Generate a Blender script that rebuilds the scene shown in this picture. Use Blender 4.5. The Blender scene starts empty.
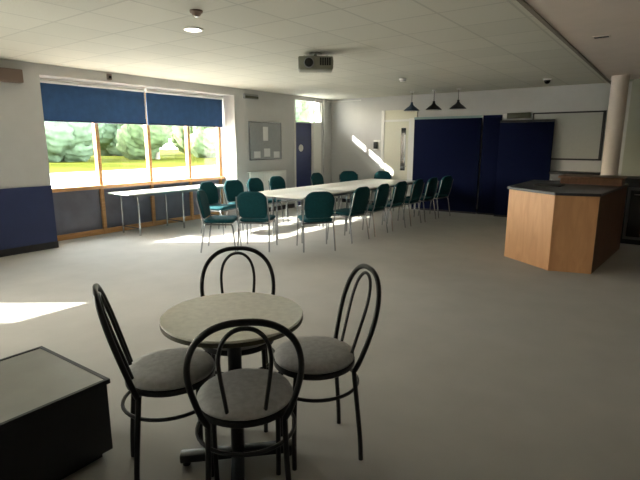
import bpy, bmesh, math, random
from mathutils import Vector, Matrix, Quaternion
random.seed(7)
R = math.radians
PI = math.pi
S = bpy.context.scene
COL = S.collection

# ------------------------------------------------------------------ materials
def mat(name, col, rough=0.6, metal=0.0, var=0.0, scale=20.0, bump=0.0, bscale=None, spec=None, coat=0.0):
    m = bpy.data.materials.new(name); m.use_nodes = True
    nt = m.node_tree; b = nt.nodes['Principled BSDF']
    b.inputs['Roughness'].default_value = rough
    b.inputs['Metallic'].default_value = metal
    if spec is not None: b.inputs['Specular IOR Level'].default_value = spec
    if coat: b.inputs['Coat Weight'].default_value = coat
    tc = nt.nodes.new('ShaderNodeTexCoord')
    n = nt.nodes.new('ShaderNodeTexNoise'); n.inputs['Scale'].default_value = scale
    n.inputs['Detail'].default_value = 4
    nt.links.new(tc.outputs['Object'], n.inputs['Vector'])
    r = nt.nodes.new('ShaderNodeValToRGB')
    r.color_ramp.elements[0].position = 0.3; r.color_ramp.elements[1].position = 0.7
    r.color_ramp.elements[0].color = [max(0, c * (1 - var)) for c in col] + [1]
    r.color_ramp.elements[1].color = [min(1, c * (1 + var)) for c in col] + [1]
    nt.links.new(n.outputs['Fac'], r.inputs['Fac'])
    nt.links.new(r.outputs['Color'], b.inputs['Base Color'])
    if bump:
        n2 = nt.nodes.new('ShaderNodeTexNoise'); n2.inputs['Scale'].default_value = bscale or scale * 6
        n2.inputs['Detail'].default_value = 3
        nt.links.new(tc.outputs['Object'], n2.inputs['Vector'])
        bp = nt.nodes.new('ShaderNodeBump'); bp.inputs['Strength'].default_value = bump
        bp.inputs['Distance'].default_value = 0.01
        nt.links.new(n2.outputs['Fac'], bp.inputs['Height']); nt.links.new(bp.outputs['Normal'], b.inputs['Normal'])
    return m

def wood(name, c1, c2, rough=0.4, stretch=(1, 1, 12), scale=3.0):
    m = mat(name, c1, rough); nt = m.node_tree
    n = [x for x in nt.nodes if x.type == 'TEX_NOISE'][0]
    r = [x for x in nt.nodes if x.type == 'VALTORGB'][0]
    tc = [x for x in nt.nodes if x.type == 'TEX_COORD'][0]
    mp = nt.nodes.new('ShaderNodeMapping'); mp.inputs['Scale'].default_value = stretch
    nt.links.new(tc.outputs['Object'], mp.inputs['Vector']); nt.links.new(mp.outputs['Vector'], n.inputs['Vector'])
    n.inputs['Scale'].default_value = scale; n.inputs['Distortion'].default_value = 1.2
    r.color_ramp.elements[0].color = list(c1) + [1]; r.color_ramp.elements[1].color = list(c2) + [1]
    return m

def emit(name, col, s):
    m = bpy.data.materials.new(name); m.use_nodes = True
    b = m.node_tree.nodes['Principled BSDF']
    b.inputs['Base Color'].default_value = list(col) + [1]
    b.inputs['Emission Color'].default_value = list(col) + [1]
    b.inputs['Emission Strength'].default_value = s
    return m

def glass_mat(name):
    m = bpy.data.materials.new(name); m.use_nodes = True
    nt = m.node_tree; nt.nodes.remove(nt.nodes['Principled BSDF'])
    out = nt.nodes['Material Output']
    t = nt.nodes.new('ShaderNodeBsdfTransparent'); t.inputs['Color'].default_value = (0.95, 0.97, 0.96, 1)
    g = nt.nodes.new('ShaderNodeBsdfGlossy'); g.inputs['Roughness'].default_value = 0.02
    mx = nt.nodes.new('ShaderNodeMixShader')
    mx.inputs['Fac'].default_value = 0.05
    nt.links.new(t.outputs[0], mx.inputs[1]); nt.links.new(g.outputs[0], mx.inputs[2])
    nt.links.new(mx.outputs[0], out.inputs['Surface'])
    return m

def tile_mat():
    m = bpy.data.materials.new('ceiling_tiles'); m.use_nodes = True
    nt = m.node_tree; b = nt.nodes['Principled BSDF']; b.inputs['Roughness'].default_value = 0.9
    tc = nt.nodes.new('ShaderNodeTexCoord')
    br = nt.nodes.new('ShaderNodeTexBrick'); br.offset = 0.0; br.squash = 1.0
    br.inputs['Scale'].default_value = 1.0; br.inputs['Brick Width'].default_value = 0.6
    br.inputs['Row Height'].default_value = 0.6; br.inputs['Mortar Size'].default_value = 0.012
    br.inputs['Mortar Smooth'].default_value = 0.2
    br.inputs['Color1'].default_value = (0.58, 0.575, 0.50, 1)
    br.inputs['Color2'].default_value = (0.63, 0.62, 0.54, 1)
    br.inputs['Mortar'].default_value = (0.50, 0.495, 0.43, 1)
    nt.links.new(tc.outputs['Object'], br.inputs['Vector'])
    n = nt.nodes.new('ShaderNodeTexNoise'); n.inputs['Scale'].default_value = 60
    nt.links.new(tc.outputs['Object'], n.inputs['Vector'])
    bp = nt.nodes.new('ShaderNodeBump'); bp.inputs['Strength'].default_value = 0.15; bp.inputs['Distance'].default_value = 0.01
    nt.links.new(n.outputs['Fac'], bp.inputs['Height']); nt.links.new(bp.outputs['Normal'], b.inputs['Normal'])
    nt.links.new(br.outputs['Color'], b.inputs['Base Color'])
    return m

M = dict(
    wall=mat('painted_wall', (0.55, 0.545, 0.54), 0.85, var=0.02, scale=6, bump=0.05),
    ceiling=tile_mat(),
    wall_green=mat('grey_green_wall_paint', (0.40, 0.41, 0.34), 0.85, var=0.02, scale=6),
    soffit=mat('soffit_board', (0.78, 0.68, 0.61), 0.9, var=0.03, scale=4),
    soffit_edge=mat('soffit_edge_strip', (0.22, 0.19, 0.16), 0.7),
    carpet=mat('carpet', (0.42, 0.41, 0.385), 0.95, var=0.04, scale=3.0, bump=0.35, bscale=260, spec=0.2),
    navy=mat('navy_paint', (0.018, 0.030, 0.105), 0.5, var=0.06, scale=5),
    navy_fabric=mat('navy_partition_fabric', (0.0025, 0.006, 0.034), 0.9, var=0.08, scale=30, bump=0.1, spec=0.15),
    blind=mat('navy_blind_fabric', (0.030, 0.085, 0.20), 0.85, var=0.12, scale=9, bump=0.05),
    skirting=mat('dark_skirting', (0.025, 0.024, 0.028), 0.5),
    frame_wood=wood('window_wood', (0.42, 0.21, 0.075), (0.58, 0.32, 0.13), 0.4),
    spandrel=mat('spandrel_panel', (0.12, 0.125, 0.17), 0.35, var=0.2, scale=3),
    glass=glass_mat('clear_glass'),
    white=mat('white_paint', (0.78, 0.77, 0.74), 0.45, var=0.02),
    cream=mat('cream_paint', (0.70, 0.68, 0.56), 0.5, var=0.02),
    steel=mat('steel_tube', (0.42, 0.44, 0.46), 0.25, 1.0),
    dark_steel=mat('dark_steel_tube', (0.16, 0.165, 0.17), 0.35, 0.8),
    teal=mat('teal_upholstery', (0.004, 0.058, 0.072), 0.85, var=0.15, scale=40, bump=0.1, spec=0.25),
    laminate=mat('white_laminate', (0.74, 0.72, 0.68), 0.3, var=0.02),
    black_metal=mat('black_metal', (0.012, 0.012, 0.013), 0.38, 0.2),
    seat_grey=mat('grey_seat_fabric', (0.40, 0.40, 0.405), 0.8, var=0.12, scale=40, bump=0.1),
    table_top=mat('speckled_table_laminate', (0.80, 0.79, 0.72), 0.38, var=0.08, scale=30),
    table_edge=mat('dark_table_edge', (0.06, 0.055, 0.03), 0.5),
    maple=wood('bar_front_wood', (0.56, 0.29, 0.13), (0.66, 0.36, 0.175), 0.45, (6, 6, 1), 2.0),
    dark_wood=wood('dark_brown_wood', (0.10, 0.045, 0.022), (0.15, 0.07, 0.035), 0.5, (6, 6, 1), 2.0),
    bar_top=mat('dark_bar_top', (0.035, 0.036, 0.045), 0.35, var=0.2, scale=40),
    black=mat('black_laminate', (0.010, 0.010, 0.011), 0.5, var=0.1),
    grey_glass=mat('grey_table_surface', (0.36, 0.36, 0.34), 0.22, var=0.05, scale=6),
    pillar=mat('pillar_paint', (0.80, 0.70, 0.62), 0.6, var=0.02),
    board_grey=mat('grey_felt_board', (0.33, 0.34, 0.35), 0.85, var=0.06),
    whiteboard=mat('whiteboard_surface', (0.46, 0.46, 0.43), 0.25, var=0.02),
    paper=mat('paper', (0.78, 0.78, 0.78), 0.7),
    olive=mat('dark_olive_plastic', (0.05, 0.052, 0.025), 0.4),
    projector=mat('grey_projector_plastic', (0.24, 0.24, 0.19), 0.45, var=0.05),
    lens=mat('black_lens_glass', (0.006, 0.006, 0.006), 0.08),
    brown_box=mat('brown_plastic', (0.20, 0.14, 0.11), 0.5),
    door_blue=mat('blue_door_paint', (0.020, 0.034, 0.14), 0.4, var=0.08, scale=4),
    lamp_navy=mat('navy_lamp_enamel', (0.02, 0.05, 0.11), 0.3),
    lamp_black=mat('black_lamp_enamel', (0.015, 0.016, 0.018), 0.3),
    grass=mat('mown_grass', (0.058, 0.064, 0.008), 0.95, var=0.25, scale=0.4, spec=0.02),
    paving=mat('pale_paving', (0.50, 0.48, 0.45), 0.9, var=0.06, scale=1),
    leaf_a=mat('leaf_green', (0.11, 0.16, 0.07), 0.8, var=0.35, scale=2.0, bump=0.5, bscale=6),
    leaf_b=mat('leaf_blue_green', (0.10, 0.15, 0.09), 0.8, var=0.3, scale=2.0, bump=0.5, bscale=6),
    bark=mat('grey_bark', (0.28, 0.24, 0.19), 0.9, var=0.2, scale=8),
    glow=emit('lit_lamp_disc', (1.0, 0.93, 0.80), 12.0),
)

# ------------------------------------------------------------------ mesh helpers
def box(bm, x0, x1, y0, y1, z0, z1, bev=0.0, seg=2):
    vs = [bm.verts.new((x, y, z)) for x in (x0, x1) for y in (y0, y1) for z in (z0, z1)]
    q = [(0, 1, 3, 2), (4, 6, 7, 5), (0, 4, 5, 1), (2, 3, 7, 6), (0, 2, 6, 4), (1, 5, 7, 3)]
    fs = [bm.faces.new([vs[i] for i in f]) for f in q]
    if bev:
        es = list({e for f in fs for e in f.edges})
        bmesh.ops.bevel(bm, geom=es, offset=bev, segments=seg, affect='EDGES', profile=0.5)
    return bm

def tube(bm, pts, r, n=10, closed=False, cap=True):
    P = [Vector(p) for p in pts]; N = len(P)
    rs = r if isinstance(r, (list, tuple)) else [r] * N
    def tan(i):
        a = P[(i - 1) % N] if (closed or i > 0) else P[i]
        b = P[(i + 1) % N] if (closed or i < N - 1) else P[i]
        return (b - a).normalized()
    t0 = tan(0)
    up = Vector((0, 0, 1)) if abs(t0.z) < 0.9 else Vector((1, 0, 0))
    u = t0.cross(up).normalized(); rings = []; tp = t0
    for i in range(N):
        t = tan(i)
        u = tp.rotation_difference(t) @ u
        u = (u - t * u.dot(t)).normalized(); v = t.cross(u); tp = t
        rings.append([bm.verts.new(P[i] + (u * math.cos(2 * PI * k / n) + v * math.sin(2 * PI * k / n)) * rs[i]) for k in range(n)])
    last = N if closed else N - 1
    for i in range(last):
        a, b = rings[i], rings[(i + 1) % N]
        off = 0
        if closed and i == N - 1:
            off = min(range(n), key=lambda o: (a[0].co - b[o].co).length)
        for k in range(n):
            bm.faces.new((a[k], a[(k + 1) % n], b[(k + 1 + off) % n], b[(k + off) % n]))
    if cap and not closed:
        bm.faces.new(rings[0][::-1]); bm.faces.new(rings[-1])
    return bm

def smooth_path(pts, n=6, closed=False):
    P = [Vector(p) for p in pts]; out = []; N = len(P)
    rng = range(N if closed else N - 1)
    for i in rng:
        g = lambda j: P[j % N] if closed else P[max(0, min(N - 1, j))]
        p0, p1, p2, p3 = g(i - 1), g(i), g(i + 1), g(i + 2)
        for k in range(n):
            t = k / n
            out.append(0.5 * ((2 * p1) + (p2 - p0) * t + (2 * p0 - 5 * p1 + 4 * p2 - p3) * t * t + (3 * p1 - p0 - 3 * p2 + p3) * t ** 3))
    if not closed: out.append(P[-1])
    return out

def lathe(bm, prof, n=32, c=(0, 0, 0)):
    rings = []
    for r, z in prof:
        if r < 1e-6: rings.append([bm.verts.new((c[0], c[1], c[2] + z))])
        else: rings.append([bm.verts.new((c[0] + r * math.cos(2 * PI * k / n), c[1] + r * math.sin(2 * PI * k / n), c[2] + z)) for k in range(n)])
    for a, b in zip(rings, rings[1:]):
        for k in range(n):
            k2 = (k + 1) % n
            if len(a) == 1 and len(b) == 1: continue
            if len(a) == 1: bm.faces.new((a[0], b[k2], b[k]))
            elif len(b) == 1: bm.faces.new((a[k], a[k2], b[0]))
            else: bm.faces.new((a[k], a[k2], b[k2], b[k]))
    if len(rings[0]) > 1: bm.faces.new(rings[0][::-1])
    if len(rings[-1]) > 1: bm.faces.new(rings[-1])
    return bm

def prism(bm, pts, z0, z1, bev=0.0):
    a = [bm.verts.new((x, y, z0)) for x, y in pts]; b = [bm.verts.new((x, y, z1)) for x, y in pts]
    n = len(pts)
    fs = [bm.faces.new(a[::-1]), bm.faces.new(b)]
    for k in range(n): fs.append(bm.faces.new((a[k], a[(k + 1) % n], b[(k + 1) % n], b[k])))
    if bev:
        es = list({e for f in fs for e in f.edges})
        bmesh.ops.bevel(bm, geom=es, offset=bev, segments=2, affect='EDGES')
    return bm

def puff(bm, outline, th, fn):
    """padded cushion: outline in (u,v), half-thickness profile in w, mapped by fn(u,v,w)"""
    cx = sum(p[0] for p in outline) / len(outline); cy = sum(p[1] for p in outline) / len(outline)
    lay = [(0.0, -1), (0.55, -1), (0.86, -0.93), (0.96, -0.70), (1.0, -0.25), (1.0, 0.25), (0.96, 0.70), (0.86, 0.93), (0.55, 1.0), (0.0, 1.08)]
    rings = []
    for s, w in lay:
        if s == 0: rings.append([bm.verts.new(fn(cx, cy, w * th / 2))])
        else: rings.append([bm.verts.new(fn(cx + (u - cx) * s, cy + (v - cy) * s, w * th / 2)) for u, v in outline])
    n = len(outline)
    for a, b in zip(rings, rings[1:]):
        for k in range(n):
            k2 = (k + 1) % n
            if len(a) == 1: bm.faces.new((a[0], b[k2], b[k]))
            elif len(b) == 1: bm.faces.new((a[k], a[k2], b[0]))
            else: bm.faces.new((a[k], a[k2], b[k2], b[k]))
    return bm

def rrect(w0, w1, h0, h1, rb, rt, n=6):
    """rounded outline, bottom corners radius rb, top corners radius rt; width w0 at bottom, w1 at top"""
    pts = []
    for cx, cy, r, a0 in ((w1 / 2 - rt, h1 - rt, rt, 0), (-w1 / 2 + rt, h1 - rt, rt, 90), (-w0 / 2 + rb, h0 + rb, rb, 180), (w0 / 2 - rb, h0 + rb, rb, 270)):
        for k in range(n + 1):
            a = R(a0 + 90 * k / n); pts.append((cx + r * math.cos(a), cy + r * math.sin(a)))
    return pts

def obj(name, bm, m, parent=None, smooth=None):
    bmesh.ops.recalc_face_normals(bm, faces=bm.faces)
    me = bpy.data.meshes.new(name); bm.to_mesh(me); bm.free()
    o = bpy.data.objects.new(name, me); COL.objects.link(o)
    me.materials.append(M[m] if isinstance(m, str) else m)
    if smooth is not False:
        for p in me.polygons: p.use_smooth = True
        ang = R(smooth or 40)
        es = {}
        bm2 = bmesh.new(); bm2.from_mesh(me)
        for e in bm2.edges:
            if len(e.link_faces) == 2 and e.calc_face_angle(0) > ang: e.smooth = False
        bm2.to_mesh(me); bm2.free()
    if parent: o.parent = parent
    return o

def B(): return bmesh.new()
def tag(o, label, cat, group=None, kind=None):
    o['label'] = label; o['category'] = cat
    if group: o['group'] = group
    if kind: o['kind'] = kind
    return o
def thing(name, label, cat, loc=(0, 0, 0), rz=0.0, group=None):
    o = bpy.data.objects.new(name, None); COL.objects.link(o); o.empty_display_size = 0.1
    o.location = loc; o.rotation_euler = (0, 0, rz)
    return tag(o, label, cat, group)
def struct(name, bm, m, parent=None, smooth=False, label=None):
    o = obj(name, bm, m, parent, smooth)
    if parent is None: o['kind'] = 'structure'
    if label: o['label'] = label
    return o
def copy_tree(o, parent=None):
    c = o.copy(); COL.objects.link(c)
    if parent: c.parent = parent
    for ch in list(o.children): copy_tree(ch, c)
    return c

# ------------------------------------------------------------------ room
XL, YB, ZC = -7.4, 10.7, 2.65     # left wall, back wall, ceiling
Y0, XR = -3.2, 4.2                 # wall behind the camera, right wall
BY0, BY1, BX = 3.42, 7.2, -7.9     # window bay
BZ = 2.50
WT = 0.14
struct('floor', box(B(), BX - 0.12, XR + WT, Y0 - WT, YB + WT, -0.12, 0.0), 'carpet')
struct('ceiling', box(B(), BX - 0.12, XR + WT, Y0 - WT, YB + WT, ZC, ZC + 0.12), 'ceiling')

b = B()
box(b, XL - WT, XL, Y0 - WT, -1.4, 0, ZC)
box(b, XL - WT, XL, -1.4, 0.20, 2.15, ZC)
box(b, XL - WT, XL, 0.20, BY0, 0, ZC)
box(b, XL - WT, XL, BY0, BY1, BZ, ZC)
box(b, XL - WT, XL, BY1, 9.17, 0, ZC)
box(b, XL - 0.03, XL, 9.17, 10.22, 2.55, ZC)
box(b, XL - 0.03, XL, 9.88, 10.22, 0, 2.05)
box(b, XL - WT, XL, 10.22, YB + WT, 0, ZC)
box(b, BX - 0.1, XL - WT, BY0 - 0.12, BY0, 0, ZC)      # bay cheeks and head
box(b, BX - 0.1, XL - WT, BY1, BY1 + 0.12, 0, ZC)
box(b, BX - 0.1, XL - WT, BY0, BY1, BZ, ZC)
struct('wall_left', b, 'wall')
struct('wall_back', box(B(), XL - WT, XR + WT, YB, YB + WT, 0, ZC), 'wall')
struct('wall_right', box(B(), XR, XR + WT, Y0, YB, 0, ZC), 'wall')
struct('wall_front', box(B(), XL, XR, Y0 - WT, Y0, 0, ZC), 'wall')
struct('wall_bar', box(B(), -0.72, XR, 10.05, YB, 0, ZC), 'wall_green')

# lower soffit over the bar side
struct('trim_soffit', box(B(), -1.06, XR, Y0, 10.05, ZC - 0.035, ZC), 'soffit')
struct('trim_ceiling', box(B(), -1.10, -1.06, Y0, YB, ZC - 0.045, ZC), 'soffit_edge')
struct('trim_dado', box(B(), XL, XL + 0.02, 0.5, BY0 - 0.005, 0.1, 0.92), 'navy')
struct('trim_dado_cap', box(B(), XL, XL + 0.03, 0.5, BY0 - 0.005, 0.92, 0.935), 'navy')
struct('baseboard_left', box(B(), XL, XL + 0.025, 0.5, BY0 + 0.0, 0, 0.1), 'skirting')
struct('baseboard_back', box(B(), XL, -0.72, YB - 0.02, YB, 0, 0.1), 'skirting')
struct('baseboard_poster_side', box(B(), XL, XL + 0.02, BY1 + 0.02, 9.1, 0, 0.1), 'skirting')

# window 1: the bay window, timber frame, glass above, panels below
W = bpy.data.objects.new('window_1', None); COL.objects.link(W); W['kind'] = 'structure'
fx0, fx1 = BX - 0.04, BX + 0.04
edges = [BY0 + 0.03, 4.46, 5.45, 6.36, BY1 - 0.03]
b = B()
box(b, fx0, fx1, BY0, BY1, BZ - 0.08, BZ, 0.006)
box(b, fx0, fx1, BY0, BY1, 0.0, 0.09, 0.006)
struct('window_frame', b, 'frame_wood', W, 30)
for i, y in enumerate(edges):
    struct('mullion', box(B(), fx0 - 0.005, fx1 + 0.012, y - 0.032, y + 0.032, 0.0, BZ, 0.006), 'frame_wood', W, 30)
struct('window_sill', box(B(), fx0, fx1 + 0.10, BY0, BY1, 0.79, 0.85, 0.008), 'frame_wood', W, 30)
for a, c in zip(edges, edges[1:]):
    struct('pane', box(B(), BX - 0.006, BX + 0.006, a + 0.03, c - 0.03, 0.85, BZ - 0.08), 'glass', W)
    struct('panel', box(B(), BX - 0.012, BX + 0.012, a + 0.03, c - 0.03, 0.09, 0.79), 'spandrel', W)

# window 2: glazed opening further along the same wall, beyond the left of the picture
W = bpy.data.objects.new('window_2', None); COL.objects.link(W); W['kind'] = 'structure'
b = B()
X2 = XL - 0.1
box(b, X2 - 0.03, X2 + 0.03, -1.4, 0.20, 2.11, 2.15); box(b, X2 - 0.03, X2 + 0.03, -1.4, 0.20, 0, 0.1)
for y in (-1.37, -0.60, 0.17): box(b, X2 - 0.03, X2 + 0.03, y - 0.03, y + 0.03, 0.1, 2.11)
struct('window_frame', b, 'frame_wood', W)
for y in (-1.37, -0.60): struct('pane', box(B(), X2 - 0.005, X2 + 0.005, y + 0.03, y + 0.74, 0.1, 2.11), 'glass', W)

# door 1: blue door with transom in the left wall
D = bpy.data.objects.new('door_1', None); COL.objects.link(D); D['kind'] = 'structure'
struct('door_leaf', box(B(), XL - 0.08, XL - 0.03, 9.18, 9.85, 0.01, 2.03, 0.004), 'door_blue', D)
b = B()
box(b, XL - 0.05, XL + 0.015, 9.13, 9.18, 0, 2.57); box(b, XL - 0.05, XL + 0.01, 9.85, 9.88, 0, 2.56)
box(b, XL - 0.04, XL + 0.01, 9.13, 10.24, 2.55, 2.57); box(b, XL - 0.05, XL + 0.005, 9.18, 10.22, 2.03, 2.05)
box(b, XL - 0.04, XL + 0.01, 10.22, 10.24, 2.05, 2.57); box(b, XL, XL + 0.012, 9.90, 10.22, 0, 2.06)
struct('door_frame', b, 'white', D)
struct('transom_pane', box(B(), XL - 0.035, XL - 0.031, 9.18, 9.85, 2.05, 2.55), 'glass', D)
struct('sidelight_pane', box(B(), XL - 0.035, XL - 0.031, 9.88, 10.22, 2.05, 2.55), 'glass', D)
b = B(); lathe(b, [(0.0, 0), (0.085, 0), (0.085, 0.012), (0.0, 0.014)], 24)
o = struct('sign_disc', b, 'white', D); o.rotation_euler = (0, R(90), 0); o.location = (XL - 0.03, 9.42, 1.43)
b = B(); tube(b, [(XL - 0.03, 9.76, 0.9), (XL + 0.02, 9.76, 0.9), (XL + 0.02, 9.76, 1.2), (XL - 0.03, 9.76, 1.2)], 0.011, 8)
struct('door_handle', b, 'steel', D, 40)

# door 2: cream door in the back wall with narrow dark vision panel
D = bpy.data.objects.new('door_2', None); COL.objects.link(D); D['kind'] = 'structure'
struct('door_leaf', box(B(), -5.80, -5.14, YB - 0.045, YB - 0.005, 0.01, 2.05, 0.004), 'cream', D)
b = B()
box(b, -5.88, -5.80, YB - 0.06, YB, 0, 2.32); box(b, -5.14, -5.0, YB - 0.07, YB, 0, 2.12)
box(b, -5.80, -5.14, YB - 0.06, YB, 2.05, 2.10)
struct('door_frame', b, 'white', D)
struct('overpanel', box(B(), -5.80, -4.96, YB - 0.04, YB, 2.10, 2.32), 'cream', D)
struct('vision_panel', box(B(), -5.34, -5.22, YB - 0.052, YB - 0.03, 0.9, 1.9), 'lens', D)
b = B(); tube(b, [(-5.2, YB - 0.04, 1.0), (-5.2, YB - 0.09, 1.0), (-5.32, YB - 0.09, 1.0)], 0.01, 8)
struct('door_handle', b, 'steel', D, 40)

# vertical pipe in the left corner and picture-rail conduit
struct('trim_conduit', box(B(), XL, XL + 0.05, 10.30, 10.42, 0, ZC), 'wall')

# ------------------------------------------------------------------ navy blinds
def blind(y0, y1, z0, z1, label):
    t = thing('roller_blind', label, 'blind', (-7.74, (y0 + y1) / 2, z0), 0, 'roller blinds in the bay window')
    h = (y1 - y0) / 2
    obj('blind_fabric', box(B(), -0.004, 0.004, -h, h, 0.02, z1 - z0 - 0.05), 'blind', t, False)
    b = B(); tube(b, [(0, -h, z1 - z0 - 0.035), (0, h, z1 - z0 - 0.035)], 0.026, 14); obj('roller_tube', b, 'white', t)
    b = B(); box(b, -0.045, 0.045, -h, h, z1 - z0 - 0.008, z1 - z0 + 0.004, 0.003); obj('headrail', b, 'white', t)
    b = B(); tube(b, [(0, -h, 0.012), (0, h, 0.012)], 0.012, 10); obj('bottom_bar', b, 'navy', t)
    b = B(); tube(b, [(0.03, h - 0.03, z1 - z0 - 0.03), (0.032, h - 0.03, 0.1)], 0.0025, 6); obj('pull_chain', b, 'white', t)
blind(BY0 + 0.02, 5.34, 1.87, 2.49, 'wide navy roller blind half lowered over the left pair of window panes')
blind(5.37, BY1 - 0.02, 1.87, 2.49, 'navy roller blind half lowered over the right pair of window panes')

# ------------------------------------------------------------------ teal stacking chairs
def make_teal():
    t = thing('stacking_chair', '', 'chair', (0, 0, 0), 0, 'teal stacking chairs round the meeting tables')
    puff_b = B(); puff(puff_b, rrect(0.44, 0.47, -0.22, 0.22, 0.07, 0.06), 0.06, lambda u, v, w: (u, v, 0.455 + w + (0.01 * v)))
    obj('seat', puff_b, 'teal', t)
    b = B(); ty = lambda z: -0.215 - (z - 0.45) * 0.20
    puff(b, rrect(0.41, 0.45, 0.49, 0.88, 0.06, 0.15, 8), 0.055, lambda u, v, w: (u, ty(v) + w + 0.35 * u * u, v))
    obj('backrest', b, 'teal', t)
    for s in (-1, 1):
        b = B(); tube(b, smooth_path([(s * 0.225, -0.19, 0.415), (s * 0.232, -0.215, 0.47), (s * 0.232, ty(0.62) - 0.008, 0.62), (s * 0.225, ty(0.80) - 0.01, 0.80)], 4), 0.011, 8); obj('back_upright', b, 'steel', t)
    b = B(); tube(b, [(-0.215, -0.18, 0.412), (0.215, -0.18, 0.412), (0.215, 0.17, 0.412), (-0.215, 0.17, 0.412)], 0.011, 8, True)
    obj('seat_frame', b, 'dark_steel', t)
    for s in (-1, 1):
        b = B(); tube(b, smooth_path([(s * 0.215, 0.16, 0.412), (s * 0.222, 0.20, 0.36), (s * 0.235, 0.235, 0.005)], 4), 0.0115, 8); obj('leg', b, 'steel', t)
        b = B(); tube(b, smooth_path([(s * 0.22, -0.18, 0.412), (s * 0.225, -0.205, 0.36), (s * 0.235, -0.265, 0.005)], 4), 0.0115, 8); obj('leg', b, 'steel', t)
    return t
proto = make_teal(); first = [True]
def chair(x, y, face, label):
    """x,y: seat centre; face: direction the sitter looks, degrees from +X"""
    o = proto if first[0] else copy_tree(proto); first[0] = False
    o.location = (x, y, 0); o.rotation_euler = (0, 0, R(face - 90)); o['label'] = label
# near end, backs to the camera
chair(-5.26, 4.78, 36, 'teal chair at the near left corner of the tables, seen side-on, nearest the window table')
chair(-4.90, 5.16, 118, 'teal chair at the near end with its back to us, left of the other one')
chair(-4.20, 5.66, 140, 'teal chair at the near end, right-hand one, its back to us, beside the row')
# right-hand row, facing the windows
ry = [6.50, 7.16, 7.82, 8.48, 9.12, 9.76]
rx = [-4.17, -4.17, -4.16, -4.14, -4.11, -4.06]
ord_ = ['first teal chair of the right-hand row, nearest the camera', 'second teal chair from the near end of the right-hand row',
        'third teal chair from the near end of the right-hand row', 'fourth teal chair from the near end, right-hand row, in front of the cream door',
        'fifth teal chair of the right-hand row, last but one before the navy partition', 'last teal chair of the right-hand row, farthest off, standing against the navy partition']
for x, y, l, f in zip(rx, ry, ord_, (176, 182, 178, 181, 177, 172)): chair(x, y, f, l)
# left-hand row along the window side, facing right
lx = [-6.30, -6.30, -6.31, -6.30, -6.32]; ly = [5.72, 6.28, 6.90, 7.52, 8.96]
ord_ = ['teal chair of the window-side row nearest the camera, just behind the side-on corner chair', 'second teal chair of the window-side row, in front of the bright window reveal',
        'third teal chair of the window-side row, below the left side of the noticeboard', 'fourth teal chair of the window-side row, below the right half of the noticeboard',
        'teal chair of the window-side row in front of the blue door']
for x, y, l, f in zip(lx, ly, ord_, (8, -4, 3, -2, 2)): chair(x, y, f, l)
chair(-6.22, 9.78, -50, 'teal chair at the far end of the tables, left one, below the sunlit wall')
chair(-5.70, 10.21, -86, 'teal chair at the far end of the tables, right one, under the dark wall unit')

# ------------------------------------------------------------------ meeting tables
def make_meet():
    t = thing('meeting_table', '', 'table', (0, 0, 0), 0, 'white meeting tables pushed together')
    obj('tabletop', box(B(), -0.298, 0.298, -0.695, 0.695, 0.70, 0.725, 0.004), 'laminate', t, 30)
    b = B()
    for s in (-1, 1): box(b, s * 0.26 - 0.012, s * 0.26 + 0.012, -0.64, 0.64, 0.66, 0.70)
    for s in (-1, 1): box(b, -0.248, 0.248, s * 0.64 - 0.012, s * 0.64 + 0.012, 0.66, 0.70)
    obj('under_frame', b, 'dark_steel', t, False)
    for sx in (-1, 1):
        for sy in (-1, 1):
            b = B(); tube(b, [(sx * 0.26, sy * 0.64, 0.66), (sx * 0.26, sy * 0.64, 0.0)], 0.016, 10); obj('leg', b, 'steel', t)
    return t
mt = make_meet(); k = 0
tl = ['white meeting table at the near left corner of the long table block', 'white meeting table at the near right corner, behind the right-hand near-end chair',
      'white meeting table in the middle of the block on the window side', 'white meeting table in the middle of the block, beside the right-hand row',
      'white meeting table at the far left corner, towards the blue door', 'white meeting table at the far right corner, towards the navy partition']
for j, y in enumerate((6.48, 7.88, 9.28)):
    for i, x in enumerate((-5.45, -4.85)):
        o = mt if k == 0 else copy_tree(mt)
        o.location = (x, y, 0); o['label'] = tl[k]; k += 1

# long white table along the window
t = thing('folding_table', 'long white narrow table standing along the bay window', 'table', (-7.45, 5.62, 0))
obj('tabletop', box(B(), -0.30, 0.30, -1.12, 1.12, 0.70, 0.725, 0.004), 'laminate', t, 30)
obj('under_frame', (lambda b: (box(b, -0.26, -0.24, -1.0, 1.0, 0.66, 0.70), box(b, 0.24, 0.26, -1.0, 1.0, 0.66, 0.70), b)[-1])(B()), 'dark_steel', t, False)
for sy in (-0.92, 0.0, 0.92):
    for sx in (-0.25, 0.25):
        b = B(); tube(b, [(sx, sy, 0.66), (sx, sy, 0.0)], 0.017, 10); obj('leg', b, 'steel', t)
    b = B(); tube(b, [(-0.25, sy, 0.12), (0.25, sy, 0.12)], 0.012, 8); obj('stretcher', b, 'steel', t)

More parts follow.
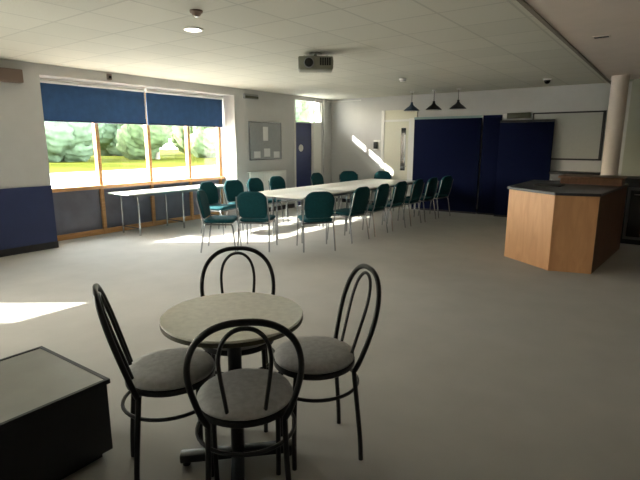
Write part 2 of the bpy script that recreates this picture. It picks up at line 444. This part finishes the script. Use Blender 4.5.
# ------------------------------------------------------------------ cafe table
t = thing('cafe_table', 'round pale cafe table with dark edge on a black cross base', 'table', (-1.588, 1.49, 0), R(45))
t.scale = (0.965, 0.965, 1.05)
b = B(); lathe(b, [(0, 0.718), (0.335, 0.718), (0.339, 0.724), (0.337, 0.730), (0, 0.730)], 64); obj('tabletop', b, 'table_top', t)
b = B(); lathe(b, [(0, 0.696), (0.325, 0.696), (0.339, 0.702), (0.341, 0.710), (0.339, 0.7185), (0, 0.7185)], 64); obj('table_edge', b, 'table_edge', t)
b = B(); lathe(b, [(0, 0.05), (0.034, 0.05), (0.034, 0.68), (0, 0.68)], 24); obj('column', b, 'black_metal', t)
b = B(); box(b, -0.19, 0.19, -0.02, 0.02, 0.672, 0.697); box(b, -0.02, 0.02, -0.19, 0.19, 0.674, 0.697); obj('top_bracket', b, 'black_metal', t, False)
b = B()
box(b, -0.29, 0.29, -0.032, 0.032, 0.022, 0.062, 0.008); box(b, -0.032, 0.032, -0.29, 0.29, 0.0225, 0.0615, 0.008)
obj('cross_base', b, 'black_metal', t)
for x, y in ((0.26, 0), (-0.26, 0), (0, 0.26), (0, -0.26)):
    b = B(); lathe(b, [(0, 0), (0.02, 0), (0.02, 0.012), (0.012, 0.024), (0, 0.024)], 14, (x, y, 0)); obj('foot', b, 'black_metal', t)

# ------------------------------------------------------------------ cafe chairs (black bentwood-style hoop backs)
def make_cafe():
    t = thing('hoop_back_chair', '', 'chair', (0, 0, 0), 0, 'hoop-backed chairs round the cafe table')
    b = B(); lathe(b, [(0, 0.470), (0.19, 0.470), (0.204, 0.478), (0.207, 0.490), (0.198, 0.502), (0.16, 0.511), (0.08, 0.515), (0, 0.516)], 40); obj('seat', b, 'seat_grey', t)
    b = B(); lathe(b, [(0, 0.446), (0.20, 0.446), (0.209, 0.452), (0.209, 0.472), (0.20, 0.474), (0, 0.474)], 40); obj('seat_ring', b, 'black_metal', t)
    lean = lambda z: -0.165 - (z - 0.45) * 0.30
    pts = []
    half = [(0.155, 0.45), (0.178, 0.50), (0.205, 0.60), (0.215, 0.68), (0.205, 0.755), (0.175, 0.815), (0.125, 0.858), (0.065, 0.880)]
    pts = [(-x, lean(z), z) for x, z in half] + [(0, lean(0.885), 0.885)] + [(x, lean(z), z) for x, z in half[::-1]]
    b = B(); tube(b, smooth_path(pts, 4), 0.0125, 10); obj('back_hoop', b, 'black_metal', t)
    half = [(0.072, 0.46), (0.082, 0.55), (0.096, 0.67), (0.098, 0.745), (0.082, 0.807), (0.045, 0.848)]
    li = lambda z: lean(z) + 0.004
    pts = [(-x, li(z), z) for x, z in half] + [(0, li(0.860), 0.860)] + [(x, li(z), z) for x, z in half[::-1]]
    b = B(); tube(b, smooth_path(pts, 4), 0.0085, 8); obj('inner_hoop', b, 'black_metal', t)
    for s in (-1, 1):
        b = B(); tube(b, smooth_path([(s * 0.155, -0.158, 0.455), (s * 0.158, -0.175, 0.30), (s * 0.168, -0.192, 0.12), (s * 0.172, -0.198, 0.0)], 4), 0.0125, 10); obj('leg', b, 'black_metal', t)
        b = B(); tube(b, smooth_path([(s * 0.145, 0.135, 0.455), (s * 0.150, 0.145, 0.30), (s * 0.150, 0.148, 0.12), (s * 0.148, 0.147, 0.0)], 4), 0.0125, 10); obj('leg', b, 'black_metal', t)
    ring = [(0.215 * math.cos(a) * 0.985, 0.215 * math.sin(a) - 0.012, 0.355) for a in [2 * PI * i / 36 for i in range(36)]]
    b = B(); tube(b, ring, 0.0085, 8, True); obj('stretcher_ring', b, 'black_metal', t)
    return t
cf = make_cafe()
for i, (x, y, f, l) in enumerate((
        (-1.41, 1.38, 136, 'black hoop-backed chair with grey round seat nearest the camera, its back to us'),
        (-1.875, 1.335, 60, 'black hoop-backed chair with grey round seat on the left of the cafe table'),
        (-1.40, 1.875, 233, 'black hoop-backed chair with grey round seat on the right of the cafe table'),
        (-1.92, 1.83, 313, 'black hoop-backed chair behind the cafe table, its seat mostly hidden'))):
    o = cf if i == 0 else copy_tree(cf)
    o.scale = (0.97, 0.97, 1.06); o.location = (x * 0.957, y * 0.957, 0); o.rotation_euler = (0, 0, R(f - 90)); o['label'] = l

# ------------------------------------------------------------------ black low display table, lower left
t = thing('box_table', 'low black box-sided table with grey top at the lower left corner', 'table', (-2.105, 1.15, 0), R(1))
L, Wd, H = 0.95, 0.68, 0.42
b = B(); box(b, -Wd + 0.012, -0.012, -L + 0.012, -0.012, 0.04, H - 0.02, 0.004); obj('body', b, 'black', t, 30)
obj('plinth', box(B(), -Wd + 0.05, -0.05, -L + 0.05, -0.05, 0, 0.04), 'black', t, False)
b = B()
for a in ((-Wd, 0, -L, -L + 0.02), (-Wd, 0, -0.02, 0), (-Wd, -Wd + 0.02, -L + 0.02, -0.02), (-0.02, 0, -L + 0.02, -0.02)):
    box(b, a[0], a[1], a[2], a[3], H - 0.024, H, 0.002)
obj('top_rim', b, 'black', t, False)
obj('top_panel', box(B(), -Wd + 0.02, -0.02, -L + 0.02, -0.02, H - 0.02, H - 0.004), 'grey_glass', t, False)

# ------------------------------------------------------------------ bar
ZB = 0.97
P = [(-1.76, 6.80), (-1.10, 6.32), (-0.645, 6.45), (-0.50, 8.30), (-1.76, 8.30)]
t = thing('bar_counter', 'angled wooden bar counter with dark top in front of the round pillar', 'bar', (0, 0, 0))
def panel(a, c, th, z0, z1, inset=0.0):
    a = Vector((a[0], a[1], 0)); c = Vector((c[0], c[1], 0)); d = (c - a).normalized(); n = Vector((-d.y, d.x, 0)) * th
    a += d * inset; c -= d * inset
    return prism(B(), [(p.x, p.y) for p in (a, c, c + n, a + n)], z0, z1)
obj('front_panel', panel(P[0], P[1], 0.03, 0.0, ZB - 0.035), 'maple', t, False)
obj('front_panel', panel(P[1], P[2], 0.03, 0.0, ZB - 0.035), 'maple', t, False)
obj('end_panel', panel(P[2], P[3], 0.03, 0.0, ZB - 0.035), 'dark_wood', t, False)
obj('back_panel', panel(P[3], P[4], 0.03, 0.0, ZB - 0.035), 'dark_wood', t, False)
obj('side_panel', panel(P[4], P[0], 0.03, 0.0, ZB - 0.035), 'maple', t, False)
obj('corner_post', prism(B(), [(P[1][0] - 0.028, P[1][1] + 0.012), (P[1][0], P[1][1] - 0.012), (P[1][0] + 0.028, P[1][1] + 0.0), (P[1][0], P[1][1] + 0.03)], 0, ZB - 0.034), 'maple', t, False)
PT = [(-1.79, 6.80), (-1.10, 6.285), (-0.63, 6.42), (-0.48, 8.32), (-1.79, 8.32)]
obj('bar_top', prism(B(), PT, ZB - 0.034, ZB, 0.006), 'bar_top', t, 30)
b = B(); box(b, -1.30, -0.535, 7.75, 8.32, ZB, ZB + 0.085); obj('raised_shelf', b, 'dark_wood', t, False)
obj('shelf_top', box(B(), -1.33, -0.515, 7.72, 8.34, ZB + 0.085, ZB + 0.11, 0.004), 'dark_wood', t, 30)
# bar mat / tray lying on the top
b = B(); box(b, -1.52, -1.18, 7.10, 7.45, ZB + 0.001, ZB + 0.02, 0.005)
tag(obj('bar_tray', b, 'black', None, 30), 'flat black tray lying on the dark bar top', 'tray')

# round pillar
b = B(); lathe(b, [(0, 0), (0.125, 0), (0.125, ZC - 0.10), (0.13, ZC - 0.09), (0.13, ZC - 0.04), (0, ZC - 0.04)], 40)
p = obj('trim_pillar', b, 'pillar'); p.location = (-0.845, 9.40, 0); p['kind'] = 'structure'

# back-bar cabinet with fridge behind the bar
t = thing('bar_fridge', 'black under-counter drinks fridge with framed glass doors behind the bar', 'fridge', (-0.57, 8.75, 0))
b = B(); box(b, 0, 1.3, 0.03, 0.6, 0.0, 0.98, 0.005); obj('body', b, 'black', t, 30)
obj('top', box(B(), -0.02, 1.32, 0.0, 0.62, 0.98, 1.02, 0.004), 'black', t, 30)
for i in range(2):
    x = 0.06 + i * 0.62
    b = B(); box(b, x, x + 0.04, 0, 0.03, 0.08, 0.88); box(b, x + 0.54, x + 0.58, 0, 0.03, 0.08, 0.88)
    box(b, x + 0.04, x + 0.54, 0, 0.03, 0.84, 0.88); box(b, x + 0.04, x + 0.54, 0, 0.03, 0.08, 0.12)
    d = obj('door', b, 'dark_steel', t, False)
    obj('door_glass', box(B(), x + 0.04, x + 0.54, 0.01, 0.02, 0.12, 0.84), 'lens', d, False)
    b = B(); tube(b, [(x + 0.09, 0.0, 0.78), (x + 0.09, -0.035, 0.78), (x + 0.40, -0.035, 0.78), (x + 0.40, 0.0, 0.78)], 0.012, 8); obj('door_handle', b, 'steel', d)

# ------------------------------------------------------------------ navy partition
def part_panel(name, label, a, c, z1, rail, nslats):
    a = Vector(a); c = Vector(c); d = c - a; Ln = d.length
    t = thing(name, label, 'partition', (a.x, a.y, 0), math.atan2(d.y, d.x), 'navy partition panels')
    b = B(); box(b, 0, Ln, 0, 0.05, 0.04, z1, 0.004); obj('panel', b, 'navy_fabric', t, 30)
    b = B(); box(b, 0, Ln, -0.01, 0.06, z1, z1 + 0.05); obj('top_rail', b, rail, t, False)
    b = B(); box(b, 0, Ln, 0.0, 0.05, 0.0, 0.04); obj('bottom_rail', b, 'skirting', t, False)
    return t
_nt = M['blind'].node_tree; _b = _nt.nodes['Principled BSDF']
_tr = _nt.nodes.new('ShaderNodeBsdfTranslucent'); _mx = _nt.nodes.new('ShaderNodeMixShader'); _mx.inputs[0].default_value = 0.12
_tr.inputs['Color'].default_value = (0.06, 0.14, 0.28, 1)
_nt.links.new(_b.outputs[0], _mx.inputs[1]); _nt.links.new(_tr.outputs[0], _mx.inputs[2]); _nt.links.new(_mx.outputs[0], _nt.nodes['Material Output'].inputs['Surface'])
M['rail'] = mat('pale_teal_rail', (0.25, 0.36, 0.36), 0.5)
part_panel('partition_panel', 'wide navy partition panel with pale top rail, left one', (-4.95, 10.52), (-3.42, 10.58), 2.08, 'rail', 0)
part_panel('partition_panel', 'narrow dark navy partition panel set back in the middle', (-3.395, 10.625), (-3.02, 10.625), 2.08, 'navy_fabric', 0)
part_panel('partition_panel', 'navy partition panel on the right, ending at the whiteboard', (-3.0, 10.49), (-1.98, 10.55), 1.96, 'skirting', 0)

# ------------------------------------------------------------------ wall things
# whiteboard
t = thing('whiteboard', 'large dull whiteboard in dark frame on the back wall beside the pillar', 'whiteboard', (-2.42, YB, 1.22))
obj('board', box(B(), 0.03, 1.27, -0.02, -0.005, 0.03, 0.90), 'whiteboard', t, False)
b = B(); box(b, 0, 1.3, -0.03, 0, 0.90, 0.93); box(b, 0, 1.3, -0.03, 0, 0, 0.03); box(b, 0, 0.03, -0.03, 0, 0.03, 0.90); box(b, 1.25, 1.3, -0.035, 0, 0.03, 0.90)
obj('frame', b, 'skirting', t, False)
obj('pen_tray', box(B(), 0.52, 1.2, -0.09, -0.03, 0.0, 0.018), 'skirting', t, False)
# dark unit under whiteboard
t = thing('sideboard', 'low dark grey sideboard against the back wall beneath the whiteboard', 'cabinet', (-1.92, 10.28, 0))
M['cab_grey'] = mat('grey_cabinet', (0.11, 0.11, 0.115), 0.5)
b = B(); box(b, 0, 0.98, 0.02, 0.40, 0.05, 0.96, 0.004); obj('body', b, 'cab_grey', t, 30)
obj('top', box(B(), -0.02, 1.0, 0, 0.41, 0.96, 1.0, 0.004), 'black', t, 30)
obj('plinth', box(B(), 0.03, 0.95, 0.06, 0.38, 0, 0.05), 'black', t, False)
for i in range(2):
    d = obj('door', box(B(), 0.01 + i * 0.485, 0.485 + i * 0.485, 0.0, 0.02, 0.07, 0.94, 0.003), 'cab_grey', t, 30)
    b = B(); tube(b, [(0.43 + i * 0.12, 0.0, 0.7), (0.43 + i * 0.12, -0.03, 0.7), (0.43 + i * 0.12, -0.03, 0.58), (0.43 + i * 0.12, 0.0, 0.58)], 0.006, 6); obj('handle', b, 'steel', d)
# dark olive sign box
t = thing('sign_box', 'small dark olive sign box on the back wall above the right partition panel', 'sign', (-2.92, YB, 2.05))
obj('body', box(B(), 0, 0.46, -0.05, 0, 0, 0.11, 0.004), 'olive', t, 30)
obj('bracket', box(B(), -0.08, 0.0, -0.04, 0, 0.0, 0.10), 'white', t, False)
# small unit on back wall
t = thing('door_entry_unit', 'small dark box on a white plate on the back wall left of the cream door', 'wall unit', (-6.12, YB + 0.004, 1.38))
obj('back_plate', box(B(), 0, 0.20, -0.012, 0, 0, 0.24, 0.004), 'white', t, 30)
obj('cover', box(B(), 0.02, 0.13, -0.05, -0.012, 0.03, 0.2, 0.006), 'black', t, 30)
# noticeboard
t = thing('noticeboard', 'grey felt noticeboard on the wall between bay window and blue door', 'noticeboard', (XL, 7.58, 1.18))
obj('board', box(B(), 0.0, 0.02, 0.02, 1.03, 0.02, 0.80), 'board_grey', t, False)
b = B(); box(b, 0, 0.03, 0, 1.05, 0.80, 0.825); box(b, 0, 0.03, 0, 1.05, 0, 0.02); box(b, 0, 0.03, 0, 0.02, 0.02, 0.80); box(b, 0, 0.03, 1.03, 1.05, 0.02, 0.80)
obj('frame', b, 'steel', t, False)
for y, z, w, h, l in ((8.02, 1.60, 0.16, 0.30, 'tall pale notice pinned at the upper middle of the grey noticeboard'), (7.72, 1.23, 0.2, 0.14, 'pale notice at the lower left of the grey noticeboard'),
                      (8.04, 1.25, 0.2, 0.18, 'pale notice at the lower middle of the grey noticeboard'), (8.36, 1.22, 0.2, 0.14, 'pale notice at the lower right of the grey noticeboard')):
    tag(obj('notice', box(B(), XL + 0.0205, XL + 0.0225, y, y + w, z, z + h), 'paper', None, False), l, 'notice', 'notices on the noticeboard')
# radiator
t = thing('radiator', 'white panel radiator low on the wall below the noticeboard', 'radiator', (XL + 0.012, 7.5, 0.30))
b = B(); box(b, 0.05, 0.09, 0, 1.2, 0, 0.62, 0.006)
for i in range(15): box(b, 0.088, 0.096, 0.05 + i * 0.078, 0.085 + i * 0.078, 0.04, 0.58)
obj('panel', b, 'white', t, False)
obj('top_grille', box(B(), 0.0, 0.09, 0.0, 1.2, 0.62, 0.635), 'white', t, False)
b = B(); box(b, 0.0, 0.05, 0.1, 0.14, 0.1, 0.5); box(b, 0.0, 0.05, 1.06, 1.10, 0.1, 0.5); obj('bracket', b, 'white', t, False)
b = B(); tube(b, [(0.07, 1.17, 0.02), (0.07, 1.22, -0.02), (0.07, 1.22, -0.30)], 0.009, 8); obj('pipe', b, 'white', t)
# wall speaker upper left
t = thing('wall_speaker', 'brown box speaker high on the left wall at the picture edge', 'speaker', (XL, 2.66, 2.35))
obj('cabinet', box(B(), 0.02, 0.16, 0, 0.48, 0, 0.17, 0.008), 'brown_box', t, 30)
obj('grille', box(B(), 0.16, 0.166, 0.02, 0.46, 0.015, 0.155), 'brown_box', t, False)
obj('bracket', box(B(), 0, 0.02, 0.15, 0.3, 0.04, 0.13), 'black', t, False)
# sensor above blinds
t = thing('motion_sensor', 'small dark motion sensor on the wall above the wide navy blind', 'sensor', (XL - 0.004, 4.44, 2.53))
obj('housing', box(B(), 0, 0.05, 0, 0.07, 0, 0.09, 0.01), 'brown_box', t, 30)
obj('lens', box(B(), 0.05, 0.056, 0.012, 0.058, 0.02, 0.06), 'lens', t, False)
# emergency light
t = thing('emergency_light', 'slim grey emergency light box on the wall near the ceiling above the noticeboard', 'light', (XL - 0.004, 7.45, 2.46))
obj('housing', box(B(), 0, 0.05, 0, 0.42, 0, 0.10, 0.006), 'board_grey', t, 30)
obj('diffuser', box(B(), 0.05, 0.075, 0.02, 0.40, 0.01, 0.06, 0.006), 'olive', t, 30)
# wall conduit with node
b = B(); tube(b, [(XL + 0.02, 9.95, 2.6), (XL + 0.02, 10.62, 2.6), (XL + 0.1, YB - 0.02, 2.6), (-6.5, YB - 0.02, 2.6)], 0.014, 8)
t = tag(obj('cable_conduit', b, 'white'), 'thin white cable conduit along the wall top in the far left corner', 'conduit')

# ------------------------------------------------------------------ ceiling things
t = thing('projector', 'grey projector hanging from the ceiling over the middle of the room', 'projector', (-3.77, 5.09, 2.465), R(38))
b = B(); box(b, -0.215, 0.215, -0.14, 0.14, -0.03, 0.13, 0.02, 3); obj('body', b, 'projector', t, 30)
b = B(); tube(b, [(-0.085, -0.135, 0.05), (-0.085, -0.165, 0.05)], 0.052, 20)
o = obj('lens', b, 'lens', t)
b = B(); tube(b, [(-0.085, -0.13, 0.05), (-0.085, -0.158, 0.05)], 0.064, 20); obj('lens_ring', b, 'board_grey', t)
b = B()
for i in range(5): box(b, 0.05 + i * 0.028, 0.071 + i * 0.028, -0.1445, -0.138, 0.02, 0.11)
obj('vent', b, 'black', t, False)
b = B()
for i in range(5): box(b, 0.21, 0.2185, -0.1 + i * 0.04, -0.08 + i * 0.04, 0.03, 0.09)
obj('vent', b, 'black', t, False)
b = B(); box(b, -0.15, -0.13, -0.1, 0.1, 0.115, 0.14); box(b, 0.13, 0.15, -0.1, 0.1, 0.115, 0.14); box(b, -0.15, 0.15, -0.015, 0.015, 0.135, 0.15); obj('mount_arm', b, 'projector', t, False)
b = B(); tube(b, [(0, 0, 0.14), (0, 0, 0.175)], 0.022, 14); obj('mount_pole', b, 'projector', t)
b = B(); lathe(b, [(0, 0.17), (0.08, 0.17), (0.08, 0.185), (0, 0.185)], 24); obj('mount_plate', b, 'projector', t)

t = thing('downlight', 'small lit recessed round downlight in the ceiling', 'ceiling light', (-3.97, 3.34, ZC))
b = B(); lathe(b, [(0.068, -0.004), (0.082, -0.016), (0.098, -0.010), (0.10, 0.0), (0.068, 0.0)], 32)
obj('trim_ring', b, 'white', t)
b = B(); lathe(b, [(0, -0.012), (0.05, -0.011), (0.066, -0.006), (0.066, -0.001), (0, -0.001)], 32); obj('lamp_disc', b, 'glow', t)
ld = bpy.data.lights.new('downlight_lamp', 'SPOT'); ld.energy = 14; ld.color = (1, 0.9, 0.75); ld.spot_size = R(130); ld.spot_blend = 0.8; ld.shadow_soft_size = 0.06
lo = bpy.data.objects.new('downlight_lamp', ld); COL.objects.link(lo); lo.parent = t; lo.location = (0, 0, -0.03)

t = thing('ceiling_sensor', 'small brown round sensor on the ceiling by the top of the picture', 'sensor', (-3.42, 2.92, ZC))
b = B(); lathe(b, [(0, -0.045), (0.03, -0.042), (0.045, -0.02), (0.055, -0.016), (0.055, 0), (0, 0)], 24); obj('housing', b, 'brown_box', t)
b = B(); lathe(b, [(0, -0.052), (0.018, -0.050), (0.022, -0.042), (0, -0.042)], 16); obj('lens', b, 'lens', t)
t = thing('smoke_detector', 'white round smoke detector on the ceiling beyond the projector', 'smoke detector', (-3.99, 7.95, ZC))
b = B(); lathe(b, [(0, -0.05), (0.035, -0.05), (0.05, -0.04), (0.06, -0.02), (0.065, 0), (0, 0)], 24); obj('housing', b, 'white', t)
b = B(); lathe(b, [(0.049, -0.038), (0.0565, -0.034), (0.0575, -0.028), (0.05, -0.026)], 24); obj('vent_ring', b, 'board_grey', t)
t = thing('dome_camera', 'small black dome camera under the ceiling near the whiteboard wall', 'camera', (-1.95, 9.45, ZC))
b = B(); lathe(b, [(0, -0.025), (0.065, -0.025), (0.07, 0), (0, 0)], 24); obj('base', b, 'white', t)
b = B(); lathe(b, [(0, -0.085), (0.025, -0.08), (0.045, -0.062), (0.055, -0.025), (0, -0.025)], 24); obj('dome', b, 'lens', t)
t = thing('ceiling_vent', 'small dark slotted vent in the lower ceiling right of the soffit edge', 'vent', (-0.74, 5.9, ZC - 0.035))
obj('frame', box(B(), -0.08, 0.08, -0.05, 0.05, -0.008, 0, 0.002), 'soffit', t, False)
b = B()
for i in range(3): box(b, -0.065, 0.065, -0.034 + i * 0.027, -0.020 + i * 0.027, -0.010, -0.006)
obj('slats', b, 'black', t, False)

# pendant lamps
for i, (x, y, m, l) in enumerate(((-4.76, 9.95, 'lamp_navy', 'navy cone pendant lamp, left of the three before the partition'),
                                  (-4.25, 9.95, 'lamp_black', 'black cone pendant lamp, middle of the three before the partition'),
                                  (-3.72, 9.95, 'lamp_black', 'black cone pendant lamp, right of the three before the partition'))):
    t = thing('pendant_lamp', l, 'lamp', (x, y, 2.24), 0, 'pendant lamps before the partition')
    b = B(); lathe(b, [(0.165, 0.0), (0.17, 0.006), (0.12, 0.055), (0.055, 0.10), (0.03, 0.135), (0.026, 0.135), (0.05, 0.096), (0.115, 0.05), (0.161, 0.004)], 32)
    obj('lamp_shade', b, m, t)
    b = B(); lathe(b, [(0, 0.125), (0.028, 0.125), (0.024, 0.18), (0, 0.185)], 16); obj('cap', b, m, t)
    b = B(); lathe(b, [(0, 0.02), (0.024, 0.03), (0.032, 0.055), (0.022, 0.09), (0.016, 0.125), (0, 0.125)], 16); obj('bulb', b, 'paper', t)
    b = B(); tube(b, [(0, 0, 0.18), (0, 0, ZC - 2.24 - 0.02)], 0.006, 6); obj('cord', b, 'lamp_black', t)
    b = B(); lathe(b, [(0, ZC - 2.24 - 0.03), (0.045, ZC - 2.24 - 0.026), (0.05, ZC - 2.24), (0, ZC - 2.24)], 20); obj('ceiling_rose', b, 'white', t)

# ------------------------------------------------------------------ outside
struct('ground_paving', box(B(), -27, BX - 0.13, -40, 60, -0.3, -0.05), 'paving')
struct('ground_lawn', box(B(), -110, -27, -60, 110, -0.3, -0.06), 'grass')
def tree(x, y, h, r, m, label, seed, shrub=False):
    rnd = random.Random(seed)
    t = thing('tree' if not shrub else 'shrub', label, 'tree' if not shrub else 'shrub', (x, y, -0.06), 0, 'trees beyond the lawn' if not shrub else None)
    b = B(); tube(b, smooth_path([(0, 0, 0), (0.1, 0.05, h * 0.25), (-0.05, 0.1, h * 0.5), (0.1, 0, h * 0.7)], 4), [0.22 - 0.011 * i for i in range(13)], 8)
    obj('trunk', b, 'bark', t)
    b = B()
    for k in range(14):
        a = rnd.uniform(0, 2 * PI); d = rnd.uniform(0.1, 0.7) * r; z = h * ((0.12 + 0.7 * k / 13) if not shrub else rnd.uniform(0.25, 0.7))
        rr = r * rnd.uniform(0.4, 0.6); d = min(d, r * 1.02 - rr)
        c0 = len(b.verts); g = bmesh.ops.create_icosphere(b, subdivisions=4, radius=rr)
        for v in g['verts']:
            q = v.co * (2.2 / rr); v.co *= 1 + 0.10 * math.sin(3.1 * q.x + seed) * math.sin(2.7 * q.y + k) + 0.07 * math.sin(7.3 * q.z + 5.9 * q.x) + rnd.uniform(-0.05, 0.05)
            v.co += Vector((d * math.cos(a), d * math.sin(a), max(z, rr * 0.9)))
    obj('foliage', b, m, t, 180)
tr = [(-42, 12.5, 8.5, 3.5, 'leaf_b', 'leafy tree beyond the lawn seen through the left window pane'),
      (-43, 21.5, 8.5, 3.5, 'leaf_b', 'bushy green tree beyond the lawn, left side of the second pane'),
      (-42, 30, 9, 3.5, 'leaf_a', 'broad green tree beyond the lawn, right side of the second pane'),
      (-43, 38.5, 8.5, 3.5, 'leaf_a', 'green tree beyond the lawn seen through the third window pane'),
      (-42, 47.5, 9, 3.6, 'leaf_b', 'green tree beyond the lawn seen through the right window pane'),
      (-58, 19, 14, 6.5, 'leaf_b', 'tall tree standing farther back, left of the window'),
      (-58, 35, 14, 6.5, 'leaf_b', 'tall tree standing farther back behind the third pane'),
      (-58, 51, 14, 6.5, 'leaf_a', 'tall tree farther back behind the right window pane'),
      (-58, 69, 14, 6.5, 'leaf_a', 'tall tree farther back at the right end of the window')]
for i, a in enumerate(tr): tree(*a, seed=i + 3)

# ------------------------------------------------------------------ light
sd = Vector((1.42, 1.05, -1.0))
sl = bpy.data.lights.new('sun', 'SUN'); sl.energy = 7.0; sl.angle = R(0.6); sl.color = (1, 0.95, 0.86)
so = bpy.data.objects.new('sun', sl); COL.objects.link(so)
so.rotation_euler = sd.to_track_quat('-Z', 'Y').to_euler(); so.location = (-20, -10, 15)

w = bpy.data.worlds.new('sky'); S.world = w; w.use_nodes = True
nt = w.node_tree; bg = nt.nodes['Background']
sky = nt.nodes.new('ShaderNodeTexSky'); sky.sky_type = 'NISHITA'; sky.sun_disc = False
sky.sun_elevation = R(32.6); sky.sun_rotation = math.atan2(-sd.x, -sd.y); sky.dust_density = 3.0
mx = nt.nodes.new('ShaderNodeMix'); mx.data_type = 'RGBA'; mx.inputs[0].default_value = 0.75
mx.inputs[7].default_value = (3.2, 3.25, 3.1, 1)
nt.links.new(sky.outputs[0], mx.inputs[6]); nt.links.new(mx.outputs[2], bg.inputs['Color'])
bg.inputs['Strength'].default_value = 1.0

def portal(y0, y1, z0, z1, x):
    l = bpy.data.lights.new('window_portal', 'AREA'); l.shape = 'RECTANGLE'; l.size = z1 - z0; l.size_y = y1 - y0
    l.cycles.is_portal = True
    o = bpy.data.objects.new('window_portal', l); COL.objects.link(o)
    o.location = (x, (y0 + y1) / 2, (z0 + z1) / 2); o.rotation_euler = (0, R(-90), 0)
portal(BY0, BY1, 0.85, 2.45, BX - 0.05)
portal(-1.4, 0.20, 0.05, 2.12, XL - 0.15)
portal(9.2, 10.2, 2.1, 2.52, XL - 0.15)

# ------------------------------------------------------------------ camera
F, HY, VPX, CX, CY, CH = 480.0, 143.0, 676.0, 320.0, 240.0, 1.55
pitch = math.atan((CY - HY) / F); yaw = math.atan((VPX - CX) / math.hypot(F, CY - HY))
cd = bpy.data.cameras.new('camera'); cd.sensor_width = 36; cd.lens = F / 640 * 36; cd.clip_start = 0.05; cd.clip_end = 500
co = bpy.data.objects.new('camera', cd); COL.objects.link(co)
co.location = (0, 0, CH); co.rotation_euler = (PI / 2 - pitch, 0, yaw)
S.camera = co

S.view_settings.view_transform = 'Standard'; S.view_settings.look = 'None'
S.view_settings.gamma = 1; S.view_settings.use_curve_mapping = False
S.view_settings.exposure = 2.55
S.cycles.use_denoising = True
S.cycles.max_bounces = 10; S.cycles.diffuse_bounces = 7; S.cycles.transparent_max_bounces = 12
S.cycles.sample_clamp_indirect = 6
